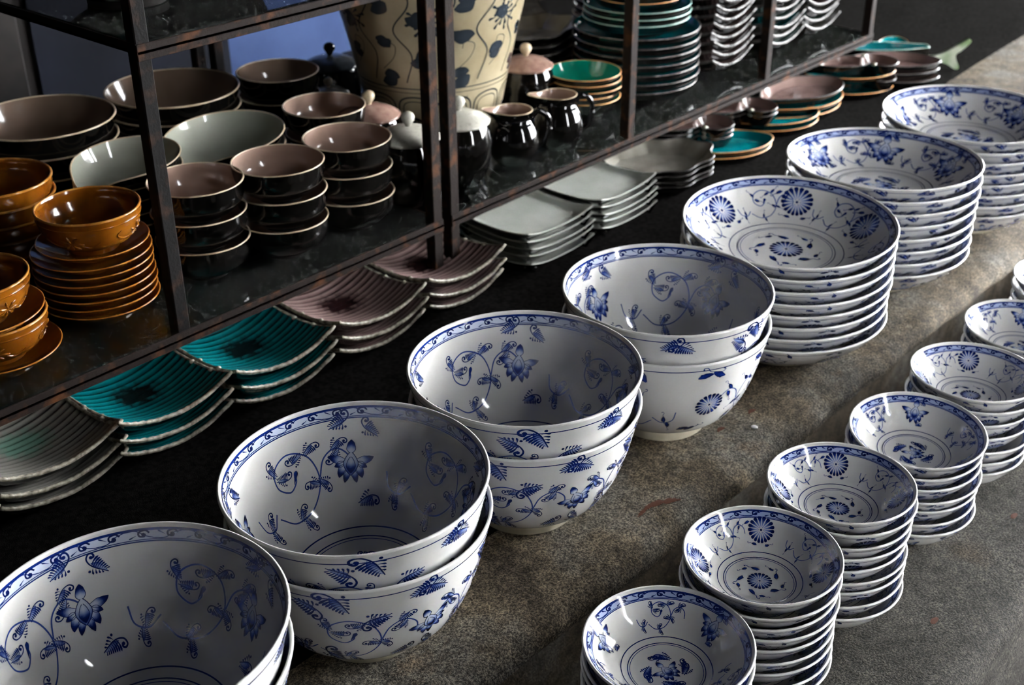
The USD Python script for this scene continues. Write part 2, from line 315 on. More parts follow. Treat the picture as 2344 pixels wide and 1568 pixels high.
        for x, y, a, fl in at:
            a = a if flip > 0 else PI-a
            L(g(x, y), a, q, fl*flip)
    def band(self, v0, v1, length, n, wash=.30):
        """scrolled border between two pairs of lines"""
        U = np.linspace(0, length, 241)
        h = v1-v0; ring = lambda v, w, t, l: self.strip(np.stack([U, np.full(241, v)], 1), w, np.full(241, t), l)
        if wash is not None: self.strip(np.stack([U, np.full(241, (v0+v1)/2)], 1), h*.98, np.full(241, wash), .5, 3)
        for v, w in ((v0, .075), (v0+.14*h, .05), (v1-.07*h, .13), (v1, .06)): ring(v, w*h*1.4, .85, 1)
        P = length/n
        for k in range(n):
            x = k*P; m = v0+.54*h; fl = 1 if k % 2 else -1
            self.stroke([(x, m-.30*h*fl), (x+.3*P, m-.1*h*fl), (x+.6*P, m+.30*h*fl), (x+P, m+.3*h*fl)], h*.075, .85, 1.4, n=4)
            self.stroke([(x+.15*P, m+.1*h), (x+.28*P, m+.32*h), (x+.5*P, m+.2*h), (x+.5*P, m-.12*h), (x+.33*P, m-.16*h), (x+.3*P, m+.05*h)], h*.13, 1., 1.5, n=4)
            self.disc((x+.36*P, m), h*.14, 1., 1.6, 7); self.drop((x+.6*P, m-.05*h), (x+.86*P, m-.28*h*fl), h*.12, .9, 1.5)
    def ring(self, v, w, length, t=.88):
        U = np.linspace(0, length, 181); self.strip(np.stack([U, np.full(181, v)], 1), w, np.full(181, t), 1)
    def on(self, prof, rref, off, side):
        """lays the painting on the turned surface: u metres around at radius rref, v metres along prof [(r,z)]"""
        V, Fc, C, L = np.vstack(self.V), np.vstack(self.F), np.vstack(self.C), np.concatenate(self.L)
        prof = np.asarray(prof); d = np.r_[0, np.cumsum(np.linalg.norm(np.diff(prof, axis=0), axis=1))]
        r, z = np.interp(V[:, 1], d, prof[:, 0]), np.interp(V[:, 1], d, prof[:, 1])
        tr, tz = np.gradient(prof[:, 0], d), np.gradient(prof[:, 1], d)
        nr, nz = -np.interp(V[:, 1], d, tz), np.interp(V[:, 1], d, tr); l = np.hypot(nr, nz); nr, nz = side*nr/l, side*nz/l
        th = V[:, 0]/rref
        o = off+.00004*L
        P = np.stack([(r+nr*o)*np.cos(th), (r+nr*o)*np.sin(th), z+nz*o], 1)
        N = np.stack([nr*np.cos(th), nr*np.sin(th), nz], 1)
        a, b, c = P[Fc[:, 0]], P[Fc[:, 1]], P[Fc[:, 2]]
        flip = np.einsum('ij,ij->i', np.cross(b-a, c-a), N[Fc[:, 0]]) < 0
        Fc = Fc.copy(); Fc[flip] = Fc[flip][:, ::-1]
        return P, Fc, N, C
    def flat(self, prof, off):
        """lays a round medallion (x, y) on the floor of a bowl"""
        V, Fc, C, L = np.vstack(self.V), np.vstack(self.F), np.vstack(self.C), np.concatenate(self.L)
        prof = np.asarray(prof); z = np.interp(np.hypot(*V.T), prof[:, 0], prof[:, 1])
        P = np.stack([V[:, 0], V[:, 1], z+off+.00004*L], 1)
        a, b, c = P[Fc[:, 0]], P[Fc[:, 1]], P[Fc[:, 2]]
        flip = np.cross(b-a, c-a)[:, 2] < 0; Fc = Fc.copy(); Fc[flip] = Fc[flip][:, ::-1]
        return P, Fc, np.tile([0, 0, 1.], (len(P), 1)), C
def painted(name, pieces, parent, m='paint'):
    V, Fc, N, C, b = [], [], [], [], 0
    for p, f, n, c in pieces: V.append(p); Fc.append(f+b); N.append(n); C.append(c); b += len(p)
    V, Fc, N, C = np.vstack(V), np.vstack(Fc), np.vstack(N), np.vstack(C)
    g = usdkit.mesh(stage, numbered(str(parent.GetPath()), name), (V, Fc), M[m])
    g.CreateNormalsAttr(Vt.Vec3fArray.FromNumpy(N.astype(np.float32))); g.SetNormalsInterpolation('vertex')
    UsdGeom.PrimvarsAPI(g).CreatePrimvar('paint', Sdf.ValueTypeNames.Color3fArray, 'vertex').Set(Vt.Vec3fArray.FromNumpy(C.astype(np.float32)))
    return g.GetPrim()
def arclen(prof): return np.r_[0, np.cumsum(np.linalg.norm(np.diff(np.asarray(prof), axis=0), axis=1))]

# ------------------------------------------------------------------ blue and white bowls
def porcelain_bowl(t, outer, inner, foot_r, style, n_flower, n_out, k, seg=128):
    """outer/inner: wall points from the foot (or the middle) to the rim; k scales the painting"""
    po, pi_ = smooth_curve(outer, 8), smooth_curve(inner, 8)
    lip0, lip1 = po[-1], pi_[-1]; c = (lip0+lip1)/2; hw = abs(lip0[0]-lip1[0])/2
    lip = [(c[0]+hw*math.cos(a), c[1]+hw*1.15*math.sin(a)) for a in np.linspace(.15, PI-.15, 7)]
    fh = outer[0][1]
    prof = [(0, fh*.75), (foot_r-.008, fh*.8)]+[tuple(p) for p in po]+lip+[tuple(p) for p in pi_[::-1]]
    part('body', lathe(prof, seg), 'porcelain', t)
    fr = foot_r
    part('foot_ring', lathe([(fr-.0075, fh*.9), (fr-.006, .0006), (fr-.0048, 0), (fr-.0018, 0), (fr-.0004, .0008), (fr, fh*.98)], seg), 'foot', t, label='bare unglazed foot ring')
    d = arclen(pi_); L = d[-1]; rr = np.interp(L*.78, d, pi_[:, 0]); C = 2*PI*rr
    fl = np.interp(outer[0][0]*1.02, pi_[:, 0], d)      # where the floor ends
    bold = 1. if k > .9 else 1.45; p = Paint(bold); bh = .0098*k+.0018
    p.band(L-.0022-bh, L-.0022, C, 30 if k > .7 else 24, .06 if k > .9 else .2)
    wall0, wall1 = np.interp(.555*outer[-1][0], pi_[:, 0], d)+.003*k, L-.004-bh; mid = (wall0+wall1)/2+.006*k; H = wall1-wall0
    S = min(H*.62, .065*k)*(1.25 if k < .7 else 1.15 if k < .9 else 1.); pitch = C/n_flower; big = 1.25 if k < .7 else 1.3 if k < .9 else 1.
    for i in range(n_flower):
        u = i*pitch
        if style == 'lotus':
            p.lotus((u, mid+.003*k), min(H*.33, .0185*k**.35)*big, 0.12*(-1)**i)
            p.spiral_vine((u-.52*pitch, mid+.0*H), min(S, pitch*.37), 1)
            p.fern((u-.1*S, mid-.6*S), 2.6, S*.32, 1); p.fern((u+.25*S, mid+.62*S), 2.9, S*.30, -1)
            p.fern((u-.42*S, mid+.45*S), .5, S*.28, 1)
        else:
            p.chrys((u, mid+.002*k), min(H*.36, .0185*k**.35)*big)
            p.spiral_vine((u-.50*pitch, mid), min(S, pitch*.38), 1, .55, 'leaf')
            p.leaf((u+.2*S, mid-.62*S), .2, S*.34, 1); p.leaf((u-.25*S, mid-.62*S), 2.9, S*.3, -1); p.leaf((u+.5*S, mid+.4*S), -.5, S*.3, 1)
    R0 = outer[-1][0]; rd = lambda q: np.interp(q*R0, pi_[:, 0], d)
    p.ring(rd(.535), .0011*k+.0003, C); p.ring(rd(.455), .0010*k+.0003, C); p.ring(rd(.43), .0006*k+.0002, C, .7)
    q = Paint(bold); m = .43*outer[-1][0]*1.12
    if style == 'lotus':
        q.lotus((0, 0), m*.30); 
        for a in range(4):
            an = a*PI/2+.6; q.fern((m*.44*math.cos(an), m*.44*math.sin(an)), an+1.2, m*.34, 1); q.fern((m*.5*math.cos(an+.5), m*.5*math.sin(an+.5)), an+2.6, m*.26, -1)
    else:
        q.chrys((0, 0), m*.33)
        for a in range(5):
            an = a*2*PI/5; q.leaf((m*.47*math.cos(an), m*.47*math.sin(an)), an+1.2, m*.30, 1); q.leaf((m*.6*math.cos(an+.6), m*.6*math.sin(an+.6)), an+2.2, m*.2, -1)
    painted('inside_painting', [p.on(pi_, rr, .00018, 1), q.flat(pi_, .00018)], t)
    d = arclen(po); L = d[-1]; ro = np.interp(L*.6, d, po[:, 0]); C = 2*PI*ro
    e = Paint(bold)
    e.ring(L-.006*k-.001, .0011*k+.0002, C); e.ring(.004*k+.001, .0012*k, C); e.ring(.0075*k+.0015, .0006*k+.0002, C, .7)
    H = L-.006*k; mid = L*.58; pitch = C/n_out; S = min(H*.40, pitch*.34)
    for i in range(n_out):
        u = (i+.5)*pitch
        if style in ('lotus', 'mixed'):
            e.lotus((u, mid), min(H*.22, .0165), .4); e.spiral_vine((u-.52*pitch, mid), S, -1 if i % 2 else 1)
            e.fern((u-.7*S, mid+.5*S), 3.3, S*.4, 1); e.fern((u+.2*S, mid-.8*S), 2.6, S*.36, -1)
        if style == 'chrys':
            e.chrys((u, mid), min(H*.24, .0178)); e.spiral_vine((u-.5*pitch, mid), S, 1, .55, 'leaf'); e.leaf((u-.4*S, mid-.8*S), .3, S*.34, 1)
        for j, (du, dv, an, fl) in enumerate(((.06, .30, 2.5, 1), (.33, .34, -.4, -1), (.57, .27, 1.9, 1), (.88, .31, .2, 1), (.2, -.30, .9, 1), (.47, -.34, 2.2, -1), (.80, -.30, .1, 1))):
            (e.leaf if style == 'chrys' else e.fern)((u+du*pitch, mid+dv*H), an, H*(.15+.02*(j % 3)), fl)
    painted('outside_painting', [e.on(po, ro, .00012, -1)], t)
B_OUT = [(.0552, .0165), (.069, .0208), (.0862, .0340), (.1000, .056), (.1108, .086), (.1180, .115), (.1243, .1415)]
B_IN = [(0, .0228), (.025, .0229), (.047, .0238), (.0665, .0305), (.0825, .044), (.0955, .065), (.1062, .092), (.1140, .118), (.1208, .1415)]
P_OUT = [(.0725, .009), (.086, .0122), (.106, .0215), (.1235, .0365), (.1335, .048), (.1393, .0560)]
P_IN = [(0, .013), (.035, .013), (.070, .0135), (.089, .0182), (.107, .0287), (.1225, .0432), (.131, .0518), (.1362, .0560)]
S_OUT = [(.0335, .007), (.044, .0098), (.057, .0188), (.0672, .031), (.0757, .0442)]
S_IN = [(0, .011), (.015, .011), (.030, .0113), (.0435, .0155), (.0553, .0245), (.0643, .0345), (.0730, .0442)]
big_lotus = Kind('large_lotus_bowl', 'bowl', lambda t: porcelain_bowl(t, B_OUT, B_IN, .0555, 'lotus', 4, 4, 1.))
big_chrys = Kind('large_chrysanthemum_bowl', 'bowl', lambda t: porcelain_bowl(t, B_OUT, B_IN, .0555, 'chrys', 4, 4, 1.))
wide_chrys = Kind('wide_chrysanthemum_bowl', 'bowl', lambda t: porcelain_bowl(t, P_OUT, P_IN, .073, 'chrys', 6, 6, .82))
wide_lotus = Kind('wide_lotus_bowl', 'bowl', lambda t: porcelain_bowl(t, P_OUT, P_IN, .073, 'lotus', 6, 6, .82))
small_chrys = Kind('small_chrysanthemum_bowl', 'bowl', lambda t: porcelain_bowl(t, S_OUT, S_IN, .034, 'chrys', 4, 4, .58, 96))
small_lotus = Kind('small_lotus_bowl', 'bowl', lambda t: porcelain_bowl(t, S_OUT, S_IN, .034, 'lotus', 3, 4, .60, 96))

# ------------------------------------------------------------------ the setting
def rail_mesh(profile, x0, x1, nx, amp, seed, freq=9.):
    """a slab along x with the (y,z) profile, its worn edges wavering"""
    profile = np.asarray(profile, float); xs = np.linspace(x0, x1, nx); np_ = len(profile)
    X = np.repeat(xs[:, None], np_, 1); Y = np.repeat(profile[None, :, 0], nx, 0); Z = np.repeat(profile[None, :, 1], nx, 0)
    wear = profile[:, 2] if profile.shape[1] > 2 else np.zeros(np_)
    P = np.stack([X, Y, Z], -1); n1 = meshkit.fbm(P*freq, 4, seed)-.5; n2 = meshkit.fbm(P*freq+31.7, 4, seed+9)-.5
    P[..., 1] += n1*amp*2*wear; P[..., 2] += n2*amp*wear
    i, j = np.meshgrid(np.arange(nx-1), np.arange(np_-1), indexing='ij'); k = (i*np_+j).ravel()
    return P.reshape(-1, 3), np.vstack([np.stack([k, k+np_, k+np_+1], 1), np.stack([k, k+np_+1, k+1], 1)])
LEDGE, STEP, SHELF = .62, .545, .746
whole('concrete_ledge', rail_mesh([(2.3, .0, 0), (2.3, LEDGE, 0), (1.0, LEDGE, 0), (.72, LEDGE, .1), (.645, LEDGE, .3), (.628, LEDGE-.001, .7), (.615, LEDGE-.003, 1), (.606, LEDGE-.008, 1), (.600, LEDGE-.016, 1), (.599, LEDGE-.024, 1), (.604, LEDGE-.031, 1), (.616, LEDGE-.036, .8), (.68, LEDGE-.042, .3), (.80, LEDGE-.044, 0), (.80, .0, 0)][::-1], -1.2, 7.5, 620, .010, 3), 'concrete', kind='structure', smooth=True)
whole('concrete_step', rail_mesh([(.499, .0, 0), (.497, .38, .2), (.498, STEP-.012, .6), (.494, STEP-.003, .8), (.486, STEP, .4), (.45, STEP, 0), (.33, STEP, .2), (.312, STEP-.001, .6), (.300, STEP-.004, 1), (.292, STEP-.011, 1), (.288, STEP-.02, 1), (.290, STEP-.05, .7), (.295, 0., .3)][::-1], -1.2, 7.5, 560, .008, 5), 'concrete2', kind='structure', smooth=True)
whole('floor', box(-12, 30, -30, 3.0, -.06, 0), 'street', kind='structure')
# back wall: dark plaster with a blue limewashed bay
whole('wall_back', join(box(-2.6, 1.18, 2.24, 2.40, 0, 2.6), box(2.06, 8.0, 2.24, 2.40, 0, 2.6)), 'plaster', kind='structure')
whole('wall_back_blue', box(1.62, 2.06, 2.235, 2.40, 0, 2.6), 'blue', kind='structure')
whole('wall_back_panel', box(1.18, 1.62, 2.232, 2.40, 0, 2.6), 'navy', kind='structure')
whole('wall_right', box(4.2, 4.32, 1.15, 2.24, 0, 2.6), 'plaster', kind='structure')
whole('wall_left', box(-2.6, -2.45, -1.4, 2.3, 0, 2.6), 'plaster', kind='structure')
whole('wall_front', join(box(-2.6, 1.29, -1.55, -1.4, 0, 2.6), box(1.42, 3.75, -1.55, -1.4, 0, 2.6)), 'plaster', kind='structure')
whole('ceiling', box(-2.6, 8.0, -1.55, 2.4, 2.6, 2.7), 'plaster', kind='structure')
for x in (5.6,): whole('trim_1', box(x, x+.2, -1.5, -1.3, 0, 2.6, .01), 'timber', kind='structure')

# black cloth spread over the ledge
def cloth():
    xs = np.linspace(-.9, 5.2, 250); vs = np.linspace(0, 1, 70)
    f = np.interp(xs, [-.9, .3, 1.2, 1.75, 2.62, 3.2, 5.2], [.735, .74, .742, .86, 1.062, 1.09, 1.12])+.006*(meshkit.fbm(np.stack([xs*6, xs*0, xs*0], 1), 3, 4)-.5)
    b = np.interp(xs, [-.9, 2.3, 2.6, 5.2], [1.80, 1.80, 2.2, 2.2])
    X, Vv = np.meshgrid(xs, vs, indexing='ij'); Y = f[:, None]+(b-f)[:, None]*Vv
    P = np.stack([X, Y, np.zeros_like(X)], -1)
    w = meshkit.fbm(P*np.array([7, 16, 1.]), 3, 8)
    Z = LEDGE+.0011+.0022*np.clip((w-.55)*3, 0, 1)*(X > 1.3)
    Z[:, 0] = LEDGE+.0001
    P[..., 2] = Z; n = len(vs)
    i, j = np.meshgrid(np.arange(len(xs)-1), np.arange(n-1), indexing='ij'); k = (i*n+j).ravel()
    return P.reshape(-1, 3), np.vstack([np.stack([k, k+n, k+n+1], 1), np.stack([k, k+n+1, k+1], 1)])
whole('black_cloth', cloth(), 'cloth', 'black cloth spread flat over the concrete ledge under the dishes', 'cloth', smooth=True)

# ------------------------------------------------------------------ steel and glass shelves
YF, YB, PW = 1.166, 1.70, .0175
def shelf_unit(label, x0, x1, posts, back, up=None, top=1.5, feet=()):
    t = thing('display_shelf', label, 'shelf', pose((x0, YF, LEDGE)))
    L = lambda m: moved(m, (-x0, -YF, -LEDGE))
    for x in posts: part('post', L(box(x-PW/2, x+PW/2, YF, YF+PW, LEDGE+.0036 if x in feet else SHELF-.011, top, .0012)), 'rust' if x > .8 else 'steel', t, False)
    for x in back: part('post', L(box(x-PW/2, x+PW/2, YB-PW, YB, LEDGE+.0036, top, .0012)), 'steel', t, False)
    def frame(z, xa, xb, glass):
        for nm, y, sgn in (('front_rail', YF-.002, 1), ('back_rail', YB+.002, -1)):
            part(nm, L(join(box(xa, xb, min(y, y+sgn*.003), max(y, y+sgn*.003), z-.0195, z-.0015, .0006), box(xa, xb, min(y, y+sgn*.02), max(y, y+sgn*.02), z-.012, z-.009))), 'rust' if nm == 'front_rail' else 'steel', t, False)
        for xx in (xa, xb-.003):
            part('side_rail', L(join(box(xx, xx+.003, YF, YB, z-.012, z-.0006), box(xx-(.017 if xx > xa else 0), xx+.003+(.017 if xx == xa else 0), YF, YB, z-.012, z-.009))), 'steel', t, False)
        if glass: part('glass_shelf', L(box(xa+.004, xb-.004, YF+.0025, YB-.0025, z-.006, z, .0008)), 'glass', t, False, label='clear glass shelf plate')
    frame(SHELF, x0, x1, True)
    if up: frame(up[0], up[1], up[2], True)
    return t
shelf_unit('rusty steel and glass shelf holding the amber ware and black cups', -.35, 1.175, [-.34, .737, 1.166], [-.34, 1.166], (1.088, .728, 1.175), feet=(-.34, 1.166))
shelf_unit('rusty steel and glass shelf holding the vase, pitchers and plate stacks', 1.192, 2.455, [1.2007, 1.618, 2.041, 2.445], [1.2007, 2.445], feet=(1.2007,))
whole('timber_post', box(.72, 1.0, 1.93, 2.1, LEDGE, 2.6, .004), 'timber', 'thick dark timber post against the back wall at far left', 'post')

# ------------------------------------------------------------------ place the blue and white bowls
RAD = math.radians
def toward(x, y): return math.atan2(y, x)
def bw_stack(kinds, n, x, y, z0, step, what, where, group, d=0., tilt=(0, 0), jit=.0012, sc=1.):
    stack(kinds, n, (x, y, z0), step, what, where, group, toward(x, y)+RAD(75) if n == 2 else None, tilt, jit, toward(x, y)+d, sc)
RAD = math.radians
WL = 'large white bowl with blue lotus scrolls'
bw_stack(big_lotus, 2, .371, .721, LEDGE+.0005, .0375, WL, 'of the pair at the bottom left corner', 'large blue and white bowls', RAD(20), sc=.985)
bw_stack(big_lotus, 2, .619, .735, LEDGE+.0005, .0375, WL, 'of the second pair from the left', 'large blue and white bowls', RAD(2), (.012, -.004), sc=.985)
bw_stack(big_lotus, 2, .8655, .747, LEDGE+.0005, .0375, WL, 'of the third pair from the left', 'large blue and white bowls', RAD(4), sc=.985)
big_chrys('large white bowl with blue chrysanthemum, lower of the pair beside the wide bowls', pose((1.111, .740, LEDGE+.0005), toward(1.1, .738)+RAD(165), (0, 0), .985), 'large blue and white bowls')
big_lotus('large white bowl with blue lotus, upper of the pair beside the wide bowls', pose((1.111, .740, LEDGE+.038), toward(1.1, .738)+RAD(-35), (0, 0), .985), 'large blue and white bowls')
bw_stack(wide_chrys, 8, 1.375, .735, LEDGE+.0005, .0176, 'wide white bowl with blue chrysanthemums', 'in the nearest wide stack', 'wide shallow bowls in stacks', RAD(-4), (.035, .032), sc=.989)
bw_stack(wide_lotus, 8, 1.652, .743, LEDGE+.0005, .0180, 'wide white bowl with blue lotus', 'in the middle wide stack', 'wide shallow bowls in stacks', RAD(0), (-.02, -.016), sc=.989)
bw_stack(wide_lotus, 8, 1.934, .735, LEDGE+.0005, .0176, 'wide white bowl with blue lotus', 'in the farthest wide stack', 'wide shallow bowls in stacks', RAD(20), (.012, .01), sc=.989)
SC, SL = 'small white bowl with blue chrysanthemums', 'small white bowl with blue lotus'
G = 'small bowls in stacks on the step'
for kd, n, x, zt, w, where, d, tl in (
    (small_lotus, 9, .715, .698, SL, 'in the nearest stack at the bottom edge', -42, (0, 0)), (small_chrys, 9, .867, .7035, SC, 'in the second stack from the front', 4, (.006, .004)),
    (small_chrys, 9, 1.018, .7045, SC, 'in the third stack from the front', 8, (-.012, -.014)), (small_lotus, 7, 1.1965, .683, SL, 'in the fourth stack from the front', 6, (.045, .024)),
    (small_chrys, 7, 1.347, .690, SC, 'in the fifth stack from the front', 10, (-.016, -.014)), (small_lotus, 7, 1.500, .690, SL, 'in the sixth stack from the front', 6, (0, 0)), (small_lotus, 8, 1.653, .700, SL, 'in the seventh stack at the right edge', 30, (0, 0))):
    bw_stack(kd, n, x, .454, STEP+.0005, (zt-.045-STEP)/(n-1), w.replace('blue ', ''), where, G, RAD(d), tl, .0028, .988)

# ------------------------------------------------------------------ dark glazed ware
def ware(t, outer, inner, m_out, m_in, m_rim, foot_r, seg=96, lip_t=None, m_foot=None, band=None):
    po, pi_ = smooth_curve(outer, 8), smooth_curve(inner, 8)
    c = (po[-1]+pi_[-1])/2; hw = abs(po[-1][0]-pi_[-1][0])/2; fh = outer[0][1]
    lip = [(c[0]+hw*1.02*math.cos(a), c[1]+hw*1.1*math.sin(a)) for a in np.linspace(-.35, PI+.2, 10)]
    part('body', lathe([(0, fh*.75), (foot_r-.006, fh*.8)]+[tuple(p) for p in po], seg), m_out, t)
    part('rim', lathe(lip, seg), m_rim, t, label='pale worn rim')
    part('inside', lathe([tuple(p) for p in pi_[::-1]], seg), m_in, t)
    part('foot_ring', lathe([(foot_r-.006, fh*.9), (foot_r-.005, 0), (foot_r-.001, 0), (foot_r, .001), (foot_r+.0005, fh)], seg), m_foot or ('foot_dark' if m_out == 'black' else m_out), t)
def scaled(P, sx, sz): return [(r*sx, z*sz) for r, z in P]
CUP_O = [(.028, .006), (.0395, .0085), (.0525, .0185), (.0582, .031), (.0600, .0495)]
CUP_I = [(0, .0085), (.015, .0086), (.032, .010), (.0485, .0195), (.0552, .031), (.0579, .0495)]
cup = Kind('black_cup', 'cup', lambda t: ware(t, CUP_O, CUP_I, 'black', 'beige', 'rim', .029))
def cups(x, y, where, n=3, kind=None): stack(kind or cup, n, (x, y, SHELF+.0003), .0385, 'black cup with beige inside', where, 'black cups on the glass shelf', jit=.0012)
cups(.851, 1.274, 'in the stack beside the rusty post'); cups(.961, 1.2485, 'in the middle stack of three'); cups(1.079, 1.247, 'in the stack beside the grey-lidded jar'); cups(1.150, 1.3735, 'in the rear stack beside the pink lid')
back_bowl = Kind('black_bowl', 'bowl', lambda t: ware(t, scaled(CUP_O, 1.07, 1.1), scaled(CUP_I, 1.07, 1.1), 'black', 'brown_in', 'rim', .031))
stack(back_bowl, 3, (1.214, 1.555, SHELF+.0003), .0365, 'small black bowl with tan inside', 'in the stack against the blue wall', 'small black bowls at the back')
BIG_O = [(.045, .009), (.058, .013), (.078, .030), (.090, .052), (.0985, .0795)]
BIG_I = [(0, .012), (.025, .0122), (.046, .014), (.070, .029), (.0845, .052), (.0957, .0795)]
big_black = Kind('large_black_bowl', 'bowl', lambda t: ware(t, BIG_O, BIG_I, 'black', 'brown_in', 'rim', .046))
stack(big_black, 3, (1.044, 1.590, SHELF+.0003), .027, 'large black bowl with brown inside', 'in the stack behind the rusty post', 'large black bowls at the back')
stack(big_black, 3, (.838, 1.600, SHELF+.0003), .030, 'large black bowl with brown inside', 'in the stack at the left', 'large black bowls at the back')
# boat bowls with a dipping, pouring rim
def boat(t, R):
    n = 96; a = np.arange(n)*2*PI/n
    def ring(q, z, lift):
        rr = R*q*(1+.05*lift*np.cos(a)**2)
        dip = lift*(-.026*np.exp(-((a-PI)/.50)**2)+.003*np.cos(a))
        return np.stack([rr*np.cos(a), rr*np.sin(a)*.96, z+dip*R/.08], 1)
    H = .055
    P = [(.45, .006, 0), (.62, .012, .1), (.82, .027, .5), (.93, .042, .8), (1., H, 1.)]
    Pi = [(.0, .010, 0), (.40, .0105, 0), (.60, .016, .1), (.79, .030, .5), (.90, .044, .8), (.967, H, 1.)]
    so, si = smooth_curve(P, 6), smooth_curve(Pi, 6)
    part('body', loft([np.array([[0, 0, .005]])]+[ring(*p) for p in so]), 'black', t)
    o, i = ring(*so[-1]), ring(*si[-1])
    part('rim', loft([o, o*.66+i*.34+np.array([0, 0, .0012]), o*.33+i*.67+np.array([0, 0, .0012]), i]), 'rim', t, label='pale worn rim')
    part('inside', loft([ring(*p) if p[0] > 1e-6 else np.array([[0, 0, p[1]]]) for p in si[::-1]]), 'sage', t)
    part('foot_ring', lathe([(R*.38, .006), (R*.39, 0), (R*.43, 0), (R*.45, .007)], n), 'black', t)
boat_large = Kind('large_boat_bowl', 'bowl', lambda t: boat(t, .0835)); boat_small = Kind('small_boat_bowl', 'bowl', lambda t: boat(t, .070))
stack(boat_large, 4, (.998, 1.409, SHELF+.0003), .0205, 'black boat-shaped bowl with grey-green inside', 'in the larger boat stack', 'boat-shaped bowls', rz=.12, tilt=(.02, .02))
stack(boat_small, 5, (.843, 1.411, SHELF+.0003), .0175, 'black boat-shaped bowl with grey-green inside', 'in the smaller boat stack', 'boat-shaped bowls', rz=.15, tilt=(.02, .02))
# two black bowls on the upper glass
for x, y, w in ((.83, 1.33, 'behind the rusty post'), (.985, 1.42, 'left of the vase')): big_black(f'large black bowl on the upper glass shelf {w}', pose((x, y, 1.0885), 0), 'large black bowls on the upper shelf')

# amber ware
def emboss(t, prof, marks):
    """raised sprays pressed into the clay: thick rounded strokes following the wall"""
    d = arclen(prof); ms = []
    for P, w in marks:
        P = smooth_curve(P, 5); r = np.interp(P[:, 1], d, np.asarray(prof)[:, 0]); z = np.interp(P[:, 1], d, np.asarray(prof)[:, 1]); th = P[:, 0]
        s = np.linspace(0, 1, len(P)); ms.append(tube(np.stack([r*np.cos(th), r*np.sin(th), z], 1), w*1.55*np.interp(s, [0, .5, 1], [.5, 1, .35]), 6))
    part('raised_flower', join(*ms), 'amber', t, label='raised flower spray')
AB_O = [(.029, .008), (.040, .0105), (.0525, .022), (.0588, .037), (.0600, .048), (.0612, .0515)]
AB_I = [(0, .0105), (.015, .0106), (.030, .012), (.0475, .0225), (.0555, .037), (.0572, .048), (.0582, .0515)]
def amber_bowl_build(t):
    ware(t, AB_O, AB_I, 'amber', 'amber', 'amber_rim', .030); po = smooth_curve(AB_O, 8)
    L = arclen(po)[-1]; marks = []
    for c in (0., PI/2, PI, -PI/2):
        for k in range(7):
            a = k*2*PI/7; marks.append(([(c+.05*math.cos(a), .55*L+.003*math.sin(a)), (c+.16*math.cos(a+.1), .55*L+.009*math.sin(a+.1)), (c+.26*math.cos(a), .55*L+.012*math.sin(a))], .0011))
        marks += [([(c-.2, .55*L-.006), (c-.45, .50*L), (c-.62, .62*L), (c-.52, .72*L)], .0009), ([(c+.2, .5*L), (c+.4, .42*L), (c+.6, .56*L)], .0009), ([(c-.1, .45*L), (c-.2, .33*L), (c-.42, .3*L)], .0009)]
    marks.append(([(a, L*.86) for a in np.linspace(0, 2*PI, 49)], .0008))
    emboss(t, po, marks)
amber_bowl = Kind('amber_bowl', 'bowl', amber_bowl_build)
SA_O = [(.036, .005), (.046, .0065), (.058, .0105), (.0655, .0155), (.0705, .0195)]
SA_I = [(0, .0065), (.02, .0066), (.037, .0072), (.0475, .0098), (.057, .0136), (.064, .0175), (.0688, .0202)]
amber_saucer = Kind('amber_saucer', 'saucer', lambda t: ware(t, SA_O, SA_I, 'amber', 'amber', 'amber_rim', .037))
BA_O, BA_I = scaled(AB_O, 1.14, 1.05), scaled(AB_I, 1.14, 1.05)
big_amber = Kind('large_amber_bowl', 'bowl', lambda t: ware(t, BA_O, BA_I, 'amber', 'amber', 'amber_rim', .034))
AX, AY = .709, 1.288
stack(amber_saucer, 7, (AX-.004, AY, SHELF+.0003), .0103, 'amber glazed saucer', 'in the stack under the amber bowl', 'amber saucers')
amber_saucer('small amber saucer directly under the flowered amber bowl', pose((AX, AY, SHELF+.0745), 1., (0, 0), .93), 'amber saucers')
amber_bowl('amber bowl with raised flowers topping the stack of amber saucers', pose((AX, AY, SHELF+.0815), toward(AX, AY)+PI-.45), 'amber bowls')
stack(big_amber, 5, (.678, 1.445, SHELF+.0003), .0205, 'large amber glazed bowl', 'in the stack at the left edge', 'large amber bowls')
LX, LY = .556, 1.262
for i, (lab, kd, dz) in enumerate((('amber saucer at the left edge, lowest, resting on the glass', amber_saucer, 0), ('amber bowl at the left edge, lower of two', amber_bowl, .0075), ('amber saucer at the left edge, between the two amber bowls', amber_saucer, .0505), ('amber bowl at the left edge, upper of two', amber_bowl, .058))):
    kd(lab, pose((LX-.012*(i > 1), LY, SHELF+.0003+dz), i*1.1), 'amber ware at the left edge')

# lidded jars
def jar_build(lid, knob):
    def b(t):
        part('body', lathe([(0, .001), (.026, 0), (.030, .003), (.040, .018), (.0485, .045), (.0492, .068), (.044, .088), (.041, .095), (.040, .0965), (.037, .095), (.036, .08), (0, .02)], 80), 'black', t)
        prof = smooth_curve([(.0455, .0955), (.0462, .098), (.0440, .1005), (.034, .1065), (.020, .1115), (.006, .1135), (0, .1138)], 6)
        part('lid', lathe([(0, .096), (.040, .0962)]+[tuple(p) for p in prof], 80), lid, t, label='domed lid')
        part('knob', lathe([(.0045, .112), (.0042, .1155), (.0065, .1185), (.0092, .1225), (.0098, .127), (.0080, .1315), (.0040, .1340), (0, .1344)], 40), knob, t)
    return b
jw = Kind('white_lidded_jar', 'jar', jar_build('lid_white', 'lid_white')); jp = Kind('pink_lidded_jar', 'jar', jar_build('lid_pink', 'clay_tan'))
